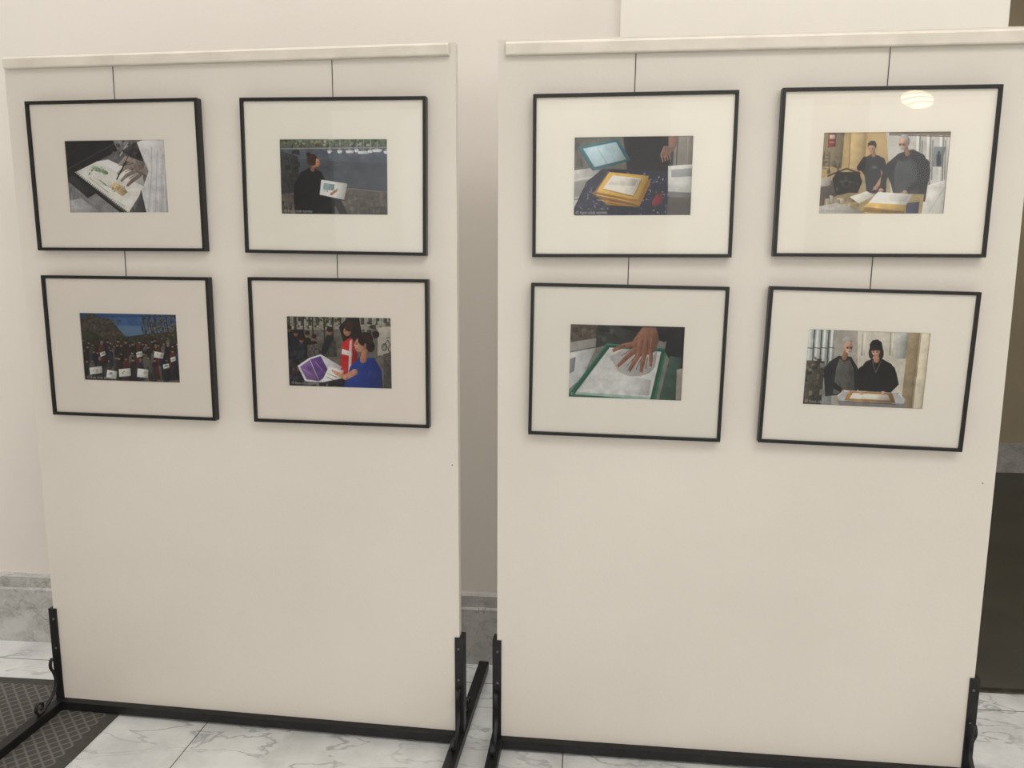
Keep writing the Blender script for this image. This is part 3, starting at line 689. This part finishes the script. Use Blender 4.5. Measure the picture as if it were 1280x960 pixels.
def pic_F():   # two men at a papermaking table in an arcade
    p = Paint(Q['F'], (178, 158, 120), 10)
    p.poly([(1018,163),(1112,163),(1108,222),(1018,222)], (192, 166, 118), 12)
    p.poly([(1024,163),(1056,163),(1052,206),(1020,210)], (150, 137, 112), 18); p.clutter((1024,196,1050,216), 16, [(120,108,88),(164,152,126),(100,92,74),(86,78,66)], 2, (2, 6))
    p.poly([(1035,168),(1045,168),(1044,184),(1034,185)], (146, 68, 56), 8); p.poly([(1036.4,170),(1043.6,170),(1043.6,175),(1036.4,175)], (212, 198, 188), 6); p.line([(1036,179),(1043,179)], .8, (210, 186, 176))
    p.line([(1026,212),(1030,190)], 1.0, (92, 78, 60)); p.line([(1036,214),(1036,190)], 1.0, (92, 78, 60))
    for k in range(5): p.line([(1028, 194 + k * 4), (1036, 194 + k * 4)], .7, (104, 90, 70))
    p.poly([(1064,166),(1082,166),(1080,210),(1062,210)], (206, 182, 134), 6); p.line([(1063,166),(1061,212)], .8, (140, 122, 90)); p.line([(1083,166),(1081,200)], .8, (140, 122, 90))
    p.poly([(1108,163),(1194,163),(1184,270),(1116,270)], (200, 198, 192), 10)
    for x in (1148, 1161, 1177, 1188): p.line([(x, 168), (x - 2, 232)], 3.0, (226, 224, 216)); p.line([(x + 3, 170), (x + 1, 230)], 1.8, (134, 132, 128)); p.line([(x + 5.6, 176), (x + 4, 224)], 1.6, (104, 102, 100), al=.6)
    p.poly([(1112,163),(1194,163),(1193,171),(1112,169)], (128, 110, 92), 16); p.line([(1112,170),(1193,172)], 1, (86, 74, 64))
    p.poly([(1168,184),(1182,184),(1178,208),(1166,208)], (130, 138, 144), 12); p.poly([(1154,232),(1188,222),(1184,270),(1150,270)], (216, 214, 208), 6); p.line([(1186,226),(1158,268)], .7, (176, 174, 168))
    p.ell(1174, 191, 1.5, 2, (70, 56, 52)); p.poly([(1171,193),(1177,193),(1176,207),(1171,207)], (52, 56, 74), 8)
    # younger man, looking down at his hands
    p.poly([(1075,210),(1080,198),(1089,193),(1098,194),(1106,199),(1109,210),(1108,240),(1084,242),(1081,218)], (26, 26, 34), 8)
    p.folds((1082,200,1106,234), 18, 3, (8, 8, 12), (62, 64, 78), 4); p.poly([(1090,207),(1098,207),(1098,210),(1090,210)], (124, 124, 132), 8, al=.6)
    p.limb([(1079,204),(1071,214),(1066,222)], [7.4, 6, 4.2], (184, 136, 112), 6); p.limb([(1082,200),(1075,209)], [8.6, 7.4], (28, 28, 36), 6); p.ell(1066, 223, 2.8, 2.4, (190, 142, 116))
    p.limb([(1105,205),(1105,220),(1096,232)], [7, 6, 4], (184, 136, 112), 6); p.limb([(1103,201),(1106,212)], [8, 7], (26, 26, 34), 6); p.ell(1095, 233.6, 2.8, 2.2, (188, 140, 114)); p.line([(1094,234),(1091,236)], 1.1, (188, 140, 114))
    p.limb([(1091.4,189),(1092.6,194)], [4.6, 5.4], (156, 110, 88)); p.face(1090, 185.6, 4.5, 5.8, (196, 148, 122), -1.0, 1.3)
    p.poly([(1085,185),(1085.2,180),(1089,177),(1094,177.2),(1096.2,181.6),(1095.4,186),(1093,182.6),(1087,182.4)], (30, 24, 22), 8)
    # older man, grey beard and glasses, leaning over the stack
    p.poly([(1108,214),(1113,201),(1124,192),(1142,187),(1156,194),(1164,212),(1160,230),(1157,250),(1120,250),(1114,228)], (38, 40, 46), 8)
    p.poly([(1118,210),(1122,198),(1129,202),(1140,198),(1147,206),(1150,250),(1119,250)], (74, 78, 80), 10); p.line([(1123,197),(1118,212)], .8, (22, 22, 24)); p.line([(1142,193),(1148,208)], .8, (22, 22, 24))
    p.folds((1118,206,1156,242), 24, 8, (16, 16, 20), (94, 98, 104), 4)
    p.limb([(1114,206),(1106,220),(1103,232)], [10, 8, 5], (32, 34, 40), 6); p.limb([(1157,204),(1155,223),(1136,236)], [11, 9, 5], (32, 34, 40), 6)
    p.folds((1104,206,1114,228), 6, 8, (10, 10, 14), (74, 78, 86), 3); p.folds((1146,208,1158,230), 8, 2, (10, 10, 14), (74, 78, 86), 3)
    p.ell(1102, 236, 3.2, 2.4, (194, 148, 122)); p.ell(1132, 238.6, 3.4, 2.4, (194, 148, 122))
    for k in range(3): p.line([(1101 + k, 236 + k * .6), (1098 + k * 1.6, 239 + k * .5)], 1.0, (194, 148, 122)); p.line([(1130, 238 + k), (1126, 240 + k)], .9, (194, 148, 122))
    p.limb([(1132,184),(1135,192)], [5.6, 7], (156, 112, 92)); p.ell(1131.4, 177.6, 6.4, 7.8, (164, 162, 160), 10); p.face(1129.2, 180.6, 5.2, 6.8, (204, 160, 136), -1.3, 1.4, True, (190, 186, 182))
    p.poly([(1124,177.4),(1125,171.6),(1130,169),(1135.6,170.4),(1137.4,176),(1133.2,174),(1127,174.4)], (176, 174, 172), 10)
    # press, table and stack
    p.poly([(1040,222),(1046,214),(1074,214),(1078,226),(1072,240),(1044,242)], (30, 30, 32), 14)
    p.line([(1034,219),(1058,210),(1076,216)], 1.8, (48, 46, 46)); p.ell(1058, 228, 6, 5, (66, 66, 70), 14); p.ell(1058, 228, 3, 2.6, (22, 22, 24)); p.clutter((1044,216,1074,238), 12, [(84,82,82),(18,18,20),(110,106,102)], 5, (1, 4))
    p.poly([(1022,226),(1040,224),(1046,246),(1020,250)], (98, 91, 84), 20, True); p.poly([(1024,222),(1038,220),(1038,230),(1024,232)], (188, 182, 172), 8)
    p.poly([(1018,250),(1060,239),(1156,241),(1152,270),(1018,270)], (168, 148, 104), 16)
    p.clutter((1020,243,1072,264), 16, [(210,205,194),(156,140,108),(116,104,84),(188,180,168),(88,80,70)], 4, (3, 10))
    p.poly([(1018,256),(1046,251),(1080,262),(1076,270),(1018,270)], (180, 176, 168), 12)
    p.poly([(1078,262),(1090,250),(1134,252),(1130,268),(1082,270)], (148, 116, 58), 12)
    p.poly([(1080,256),(1092,246),(1138,248),(1132,262)], (220, 184, 100), 8); p.line([(1080,259),(1132,265)], .9, (118, 88, 40)); p.line([(1081,263),(1131,268)], .8, (220, 188, 110))
    p.poly([(1086,251),(1098,238),(1142,241),(1134,254)], (236, 234, 226), 3); p.poly([(1092,248),(1101,240),(1137,243),(1131,250.6)], (226, 224, 216), 3)
    p.poly([(1062,244),(1084,237),(1094,242),(1074,252)], (230, 226, 216), 6)
    p.poly([(1134,252),(1150,250),(1148,268),(1132,268)], (60, 64, 92), 20, True)
    return p

def pic_G():   # hand pressing a sheet in a green mould
    p = Paint(Q['G'], (128, 124, 118), 20)
    p.poly([(710,404),(758,405),(744,442),(710,470)], (154, 152, 148), 14)
    p.poly([(710,404),(756,404),(752,424),(710,430)], (96, 88, 78), 30, True); p.clutter((712,406,750,427), 22, [(76,70,64),(118,109,98),(100,92,82),(86,78,70)], 5, (2, 7))
    p.poly([(710,442),(746,436),(730,470),(710,486)], (194, 196, 196), 6); p.poly([(710,450),(722,446),(720,462),(710,468)], (150, 152, 154), 8); p.line([(710,441),(746,435)], 1.2, (110, 112, 112))
    p.poly([(748,404),(806,406),(798,434),(762,432),(746,436)], (58, 60, 60), 16); p.clutter((750,408,780,430), 8, [(44,46,46),(74,76,76),(86,86,84)], 3, (3, 8))
    p.poly([(713,489),(759,431),(831,437),(817,499),(713,497)], (44, 108, 88), 10)
    p.poly([(717,489.6),(760.4,433.4),(828,439),(814,497)], (32, 84, 68), 8); p.line([(714,488),(759.4,431.6),(831,437.6)], .7, (88, 150, 126)); p.line([(830.6,438),(816.6,498.6)], .7, (78, 138, 116))
    p.poly([(723,486),(762.6,435.6),(824,441),(811,494)], (208, 209, 207), 3)
    p.poly([(723,486),(811,494),(810,497),(721,489)], (160, 184, 174), 5); p.line([(723,486),(762.6,435.6)], .7, (150, 160, 156)); p.poly([(780,468),(812,474),(809,492),(770,488)], (198, 199, 198), 3, al=.6)
    p.poly([(836,404),(858,410),(856,460),(840,462),(828,440)], (32, 34, 40), 12)
    p.poly([(834,446),(848,448),(842,500),(820,500)], (62, 88, 78), 16); p.poly([(842,462),(858,458),(852,504),(840,504)], (146, 139, 128), 14)
    p.poly([(770,404),(846,406),(844,422),(828,430),(802,421),(778,413)], (25, 27, 35), 8); p.folds((778,406,836,418), 16, 3, (6, 6, 10), (60, 64, 78), 6)
    # the spread hand, with its soft contact shade as printed
    cx, cy = 803, 418
    p.xf = lambda q: (cx + (q[0] - cx) * .9, cy + (q[1] - cy) * .88)
    p.poly([(782,438),(800,454),(816,450),(822,436),(818,464),(812,471),(800,476),(784,476),(770,470),(758,450)], (146, 145, 144), 4, al=.5)
    sk, sh, hl = (148, 104, 84), (94, 62, 50), (184, 140, 118)
    p.poly([(787,432),(795,421),(802,412),(820,412),(824,428),(818,444),(802,451),(788,447)], sk, 12)
    p.limb([(790,443),(778,454),(769,462.6)], [7.2, 5.8, 4.0], sk, 10)
    p.limb([(797,447),(789,460),(784,469)], [7.0, 5.8, 4.0], sk, 10)
    p.limb([(804,448),(801,461),(799.6,471)], [6.6, 5.4, 3.8], sk, 10)
    p.limb([(812.4,443),(812.6,455),(812,463.6)], [6.0, 4.8, 3.4], sk, 10)
    p.limb([(791,434),(776,436),(763,442)], [8, 6.0, 4.2], sk, 10)
    for a_, b_ in (((789,441),(777,452)), ((796,446),(788.4,459)), ((803,447),(800,461)), ((789,432),(775,434.6)), ((811.6,443),(811.6,455)), ((799,424),(795,436)), ((806,422),(804,438)), ((814,424),(812,438))): p.line([a_, b_], 1.5, hl, al=.45)
    for a_, b_ in (((793.4,449),(781,462)), ((800.4,452),(793,467)), ((808.4,450),(806,467)), ((786,441),(774,449)), ((802,428),(799,443)), ((809,428),(808,443)), ((790,437),(780,440))): p.line([a_, b_], .9, sh, al=.8)
    for x, y in ((779,451.6),(790,457.6),(801,459),(812,453),(777,436)): p.line([(x - 2, y - .6), (x + 2, y + .4)], .6, sh, al=.6); p.line([(x - 2, y + 1), (x + 2, y + 1.8)], .5, sh, al=.45)
    for x, y in ((768.4,463.4),(783.6,470),(799.6,472),(812,464.4),(762,442.8)): p.ell(x, y, 1.3, 1.2, (214, 180, 162))
    p.xf = None
    return p

def pic_H():   # two people lifting a sheet from a tub
    p = Paint(Q['H'], (172, 168, 158), 12)
    p.poly([(1000,410),(1044,412),(1040,506),(1000,504)], (178, 184, 180), 18)
    for x in (1010, 1019, 1028, 1037): p.line([(x, 414), (x - 3, 470)], 1.6, (70, 76, 70)); p.line([(x + 4, 416), (x + 1, 470)], 3, (212, 218, 218)); p.line([(x - 2,436),(x + 7,437)], .8, (76, 82, 76))
    p.poly([(1000,450),(1032,452),(1028,506),(1000,504)], (88, 83, 76), 30, True); p.clutter((1004,448,1034,502), 34, [(56,56,52),(114,109,100),(142,142,134),(96,82,68),(72,67,62)], 3, (2, 7))
    p.poly([(1072,412),(1140,415),(1134,508),(1072,508)], (212, 207, 195), 10); p.poly([(1072,410),(1165,414),(1165,420),(1072,417)], (128, 104, 88), 14)
    for x in (1078, 1112, 1120): p.line([(x, 420), (x - 1, 446)], 1.2, (160, 154, 144)); p.line([(x + 3, 420), (x + 2, 446)], 1.4, (232, 228, 218))
    p.poly([(1134,417),(1150,418),(1138,514),(1124,511)], (160, 144, 116), 10); p.poly([(1148,418),(1166,418),(1154,514),(1137,514)], (214, 206, 186), 6); p.line([(1149,418),(1138,512)], .8, (130, 116, 94))
    p.poly([(1118,420),(1134,420),(1130,450),(1118,450)], (190, 192, 188), 10)
    # bearded man with apron, leaning in and looking down
    p.poly([(1031,468),(1037,453),(1049,446),(1064,447),(1073,461),(1072,490),(1033,493)], (38, 38, 44), 8)
    p.poly([(1046,460),(1050,449),(1056,453),(1062,450),(1067,460),(1069,490),(1042,491)], (96, 96, 94), 12); p.folds((1034,456,1070,482), 22, 5, (16, 16, 20), (110, 110, 112), 4)
    p.limb([(1036,462),(1036,475),(1052,486)], [10, 8.4, 5], (36, 36, 42), 6); p.folds((1032,462,1042,478), 6, 5, (10, 10, 14), (78, 80, 88), 3); p.ell(1056, 488, 3.6, 2.6, (194, 148, 124)); p.line([(1057,488),(1062,489)], 1.2, (194, 148, 124))
    p.limb([(1058,441),(1056,448)], [5.6, 7], (156, 112, 92)); p.ell(1058.4, 432, 6.8, 7.8, (164, 162, 160), 10); p.face(1060.6, 435.8, 5.2, 6.6, (202, 158, 134), 1.2, 1.5, True, (184, 180, 176))
    p.poly([(1053,432.6),(1053.6,426),(1058.4,423.8),(1064,425.4),(1066.4,430.6),(1062.4,428.6),(1056.4,428.6)], (176, 174, 172), 10)
    # woman in dark cap and black top, head bowed
    p.poly([(1070,480),(1074,463),(1082,453),(1090,449.6),(1101,449.6),(1113,456),(1119,466),(1122,480),(1112,490),(1078,488)], (24, 24, 28), 8)
    p.folds((1076,456,1116,482), 28, 4, (6, 6, 8), (58, 58, 66), 5)
    p.limb([(1078,463),(1072,476),(1076,487)], [9.4, 7.6, 4.8], (22, 22, 26), 5); p.limb([(1113,463),(1117,477),(1105,488)], [9.4, 7.6, 4.8], (22, 22, 26), 5)
    p.ell(1077, 490, 3.4, 2.6, (214, 170, 148)); p.ell(1103, 490.4, 3.4, 2.6, (214, 170, 148)); p.line([(1077,490),(1082,491)], 1.2, (214, 170, 148)); p.line([(1102,491),(1098,492)], 1.2, (214, 170, 148))
    p.ell(1088.6, 443, 3.2, 7, (50, 37, 33), 8); p.ell(1100.4, 443.4, 3.2, 7, (50, 37, 33), 8)
    p.limb([(1094.4,445),(1095,451)], [4.6, 7.4], (180, 136, 114)); p.face(1094.2, 440.6, 5.2, 6.2, (214, 170, 148), -.8, 1.8)
    p.poly([(1087,441),(1086.6,433),(1090,428.4),(1096,427.4),(1101,430.6),(1102.4,436.6),(1101.6,441),(1094,438)], (28, 26, 30), 6); p.poly([(1086.4,440.4),(1093.6,437.2),(1101.6,440.6),(1093.6,440.4)], (44, 41, 46), 4)
    p.line([(1090,452),(1094,466),(1101,452)], .5, (150, 148, 146))
    # frame and tub
    p.poly([(1048,492),(1056,486),(1122,490),(1130,498),(1124,512),(1052,508)], (190, 192, 194), 8); p.line([(1048,493),(1056,487),(1122,491),(1130,499)], 1, (226, 228, 230))
    p.poly([(1048,498),(1130,503),(1124,514),(1052,510)], (132, 132, 134), 10); p.poly([(1050,503),(1076,505),(1074,512),(1050,510)], (142, 102, 82), 14)
    p.poly([(1056,498),(1062,487),(1114,490),(1118,502)], (170, 130, 80), 10); p.poly([(1062,496),(1067,489.6),(1109,492),(1112,499)], (232, 226, 214), 3); p.line([(1056,499.4),(1118,503.4)], .8, (108, 78, 46))
    for x, y in ((1062,489),(1077,490.4),(1103,491)): p.ell(x, y, 2.4, 1.6, (212, 166, 142))
    return p

def print_mesh(key, painter, parent):
    im = painter().out()                          # rows top->bottom
    W, H = .302, .202
    xs = np.linspace(-W / 2, W / 2, GW); zs = np.linspace(H / 2, -H / 2, GH)
    co = np.zeros((GH, GW, 3)); co[..., 0] = xs[None]; co[..., 2] = zs[:, None]
    idx = np.arange(GH * GW).reshape(GH, GW)
    a = idx[:-1, :-1]; b = idx[1:, :-1]; c = idx[1:, 1:]; d = idx[:-1, 1:]
    faces = np.stack([a, b, c, d], -1).reshape(-1, 4)
    me = bpy.data.meshes.new('photo_print')
    me.vertices.add(GH * GW); me.vertices.foreach_set('co', co.ravel())
    nf = len(faces); me.loops.add(nf * 4); me.loops.foreach_set('vertex_index', faces.ravel().astype(np.int32))
    me.polygons.add(nf); me.polygons.foreach_set('loop_start', np.arange(0, nf * 4, 4, dtype=np.int32))
    me.update(calc_edges=True); me.validate()
    at = me.color_attributes.new('ink', 'FLOAT_COLOR', 'POINT')
    l = lin(im).reshape(-1, 3)
    at.data.foreach_set('color', np.concatenate([l, np.ones((len(l), 1))], 1).ravel().astype(np.float32))
    me.materials.append(M_print)
    o = bpy.data.objects.new('photo_print', me); link(o, parent)
    o.location = (0, -.0120, 0)
    return o

# frame shared meshes
FWd, FHt, FACE, DEP = .500, .400, .0085, .023
def ring(name, ow, oh, iw, ih, y0, y1, mat, bevel=0, inner_bev=0):
    vs = []; 
    for (w, h_, y) in ((ow, oh, y0), (iw, ih, y0), (iw - inner_bev, ih - inner_bev, y1), (ow, oh, y1)):
        for sx_, sz in ((-1, -1), (1, -1), (1, 1), (-1, 1)):
            vs.append((sx_ * w / 2, y, sz * h_ / 2))
    fs = []
    for a in range(4):
        b = (a + 1) % 4
        for k in range(4):
            k2 = (k + 1) % 4
            fs.append((a * 4 + k, a * 4 + k2, b * 4 + k2, b * 4 + k))
    me = bpy.data.meshes.new(name); me.from_pydata(vs, [], fs)
    bm = bmesh.new(); bm.from_mesh(me); bmesh.ops.recalc_face_normals(bm, faces=bm.faces)
    if bevel: bmesh.ops.bevel(bm, geom=list(bm.edges), offset=bevel, segments=2, affect='EDGES', profile=.6)
    bm.to_mesh(me); bm.free(); me.materials.append(mat)
    return me
ME_border = ring('frame_border', FWd, FHt, FWd - 2 * FACE, FHt - 2 * FACE, -DEP, 0, M_frame, bevel=.0012)
def plane_mesh(name, w, h_, mat):
    me = bpy.data.meshes.new(name)
    me.from_pydata([(-w / 2, 0, -h_ / 2), (w / 2, 0, -h_ / 2), (w / 2, 0, h_ / 2), (-w / 2, 0, h_ / 2)], [], [(0, 1, 2, 3)]); me.materials.append(mat); return me
ME_glass = plane_mesh('glass_pane', FWd - 2 * FACE + .003, FHt - 2 * FACE + .003, M_glass)
def caption(parent, x, z):
    cu = bpy.data.curves.new('caption_text', 'FONT'); cu.body = "\u00a9 foto club torino"; cu.size = .0105
    tmp = bpy.data.objects.new('caption_text', cu); COL.objects.link(tmp)
    bpy.context.view_layer.update()
    me = bpy.data.meshes.new_from_object(tmp.evaluated_get(bpy.context.evaluated_depsgraph_get()))
    bpy.data.objects.remove(tmp)
    me.name = 'printed_caption'; me.materials.clear(); me.materials.append(M_cap)
    o = bpy.data.objects.new('printed_caption', me); link(o, parent)
    o.location = (x, -.0124, z); o.rotation_euler = (math.pi / 2, 0, 0)

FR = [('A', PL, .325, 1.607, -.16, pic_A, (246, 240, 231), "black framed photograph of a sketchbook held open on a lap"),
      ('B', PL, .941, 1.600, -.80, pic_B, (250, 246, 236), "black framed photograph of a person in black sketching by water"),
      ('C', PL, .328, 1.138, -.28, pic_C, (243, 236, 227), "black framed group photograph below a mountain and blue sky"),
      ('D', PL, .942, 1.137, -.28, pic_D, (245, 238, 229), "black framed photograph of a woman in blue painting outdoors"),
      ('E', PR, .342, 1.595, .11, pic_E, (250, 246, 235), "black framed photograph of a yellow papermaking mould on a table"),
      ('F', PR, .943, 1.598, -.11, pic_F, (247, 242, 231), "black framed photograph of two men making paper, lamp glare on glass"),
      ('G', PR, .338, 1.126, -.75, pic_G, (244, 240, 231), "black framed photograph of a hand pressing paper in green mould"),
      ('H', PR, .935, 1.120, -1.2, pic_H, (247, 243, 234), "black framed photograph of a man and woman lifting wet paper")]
for key, P_, u, z, rot, painter, mc, label in FR:
    x, y, w, a = P_
    root = bpy.data.objects.new('picture_frame', None); link(root)
    tilt = math.radians(.5); off = .0032 + .2 * math.sin(tilt)
    pos = Vector((x + u * math.cos(a) + off * math.sin(a), y + u * math.sin(a) - off * math.cos(a), z))
    root.matrix_world = Matrix.Translation(pos) @ Matrix.Rotation(a, 4, 'Z') @ Matrix.Rotation(tilt, 4, 'X') @ Matrix.Rotation(-math.radians(rot), 4, 'Y')
    root["label"] = label; root["category"] = "picture frame"; root["group"] = "framed photographs hung on the panels"
    link(bpy.data.objects.new('frame_border', ME_border), root)
    mm = mat_mat('mat_board_paper', mc)  # per-frame tint: uneven light and pane reflections put into the mat colour
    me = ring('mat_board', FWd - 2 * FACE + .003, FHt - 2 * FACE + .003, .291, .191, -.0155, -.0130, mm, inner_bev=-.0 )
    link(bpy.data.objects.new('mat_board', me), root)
    print_mesh(key, painter, root)
    boxes_mesh('backing_board', [(-.2395, .2395, -.0115, -.002, -.1895, .1895)], M_back, root)
    g = bpy.data.objects.new('glass_pane', ME_glass); link(g, root); g.location = (0, -.0185, 0)
    caption(root, -.140, -.0915)

# ------------------------------------------------------------------ lamp that shows as glare in one pane
lampc = Vector((3.0, -4.45, 2.86))
lamp = bpy.data.objects.new('pendant_lamp', None); link(lamp); lamp.location = lampc
lamp["label"] = "oval glowing glass pendant lamp hanging from ceiling"; lamp["category"] = "lamp"
Ml = bpy.data.materials.new('warm_lamp_glass'); Ml.use_nodes = True
nt = Ml.node_tree; lb = nt.nodes['Principled BSDF']; lb.inputs['Emission Color'].default_value = (1, .80, .48, 1)
tc = nt.nodes.new('ShaderNodeTexCoord'); wv = nt.nodes.new('ShaderNodeTexWave'); wv.bands_direction = 'Z'
wv.inputs['Scale'].default_value = 7; wv.inputs['Distortion'].default_value = 2.5
mr = nt.nodes.new('ShaderNodeMapRange'); mr.inputs['To Min'].default_value = 6; mr.inputs['To Max'].default_value = 34
nt.links.new(tc.outputs['Object'], wv.inputs['Vector']); nt.links.new(wv.outputs['Fac'], mr.inputs['Value']); nt.links.new(mr.outputs[0], lb.inputs['Emission Strength'])
bm = bmesh.new(); bmesh.ops.create_uvsphere(bm, u_segments=32, v_segments=16, radius=.150)
for v in bm.verts: v.co.z *= .52
bmesh.ops.rotate(bm, verts=bm.verts, cent=(0, 0, 0), matrix=Matrix.Rotation(math.radians(14), 3, 'Y'))
me = bpy.data.meshes.new('lamp_shade'); bm.to_mesh(me); bm.free(); me.materials.append(Ml)
for f in me.polygons: f.use_smooth = True
link(bpy.data.objects.new('lamp_shade', me), lamp)
cyl('lamp_rod', (0, 0, .075), (0, 0, ZC - lampc.z), .01, M_steel, lamp)
cyl('lamp_canopy', (0, 0, ZC - lampc.z - .03), (0, 0, ZC - lampc.z), .06, M_steel, lamp, 24)

# ------------------------------------------------------------------ lighting
def area(name, loc, rot, sx_, sy_, power, col=(1, .95, .88)):
    l = bpy.data.lights.new(name, 'AREA'); l.shape = 'RECTANGLE'; l.size = sx_; l.size_y = sy_; l.energy = power; l.color = col
    o = bpy.data.objects.new(name, l); link(o); o.location = loc; o.rotation_euler = rot
    return o
area('ceiling_light', (0.9, -0.2, 3.36), (0, 0, 0), 2.6, 1.4, 46, (1, .972, .93))
area('ceiling_light_rear', (0.3, -3.0, 3.36), (0, 0, 0), 5, 2, 32, (1, .972, .93))
area('wall_wash_fill', (-0.4, 2.28, 3.37), (0, 0, 0), 4.6, .3, 30, (1, .975, .95))  # added unseen wash that brightens the wall behind the panels
area('window_daylight', (0.8, YF + .05, 2.0), (math.radians(90), 0, 0), 7.5, 2.0, 42, (1, .99, .97))
area('side_fill', (X0 + .05, 1.9, 1.3), (0, math.radians(-90), 0), 2.2, 1.2, 20, (.98, .99, 1))  # added fill to lift the gap between panels; left wall has no window
area('corridor_light', (2.2, 4.2, 3.35), (0, 0, 0), 1.2, 1.2, 10, (1, .95, .86))
w = bpy.data.worlds.new('world'); scene.world = w; w.use_nodes = True
w.node_tree.nodes['Background'].inputs[0].default_value = (.9, .87, .82, 1); w.node_tree.nodes['Background'].inputs[1].default_value = .3
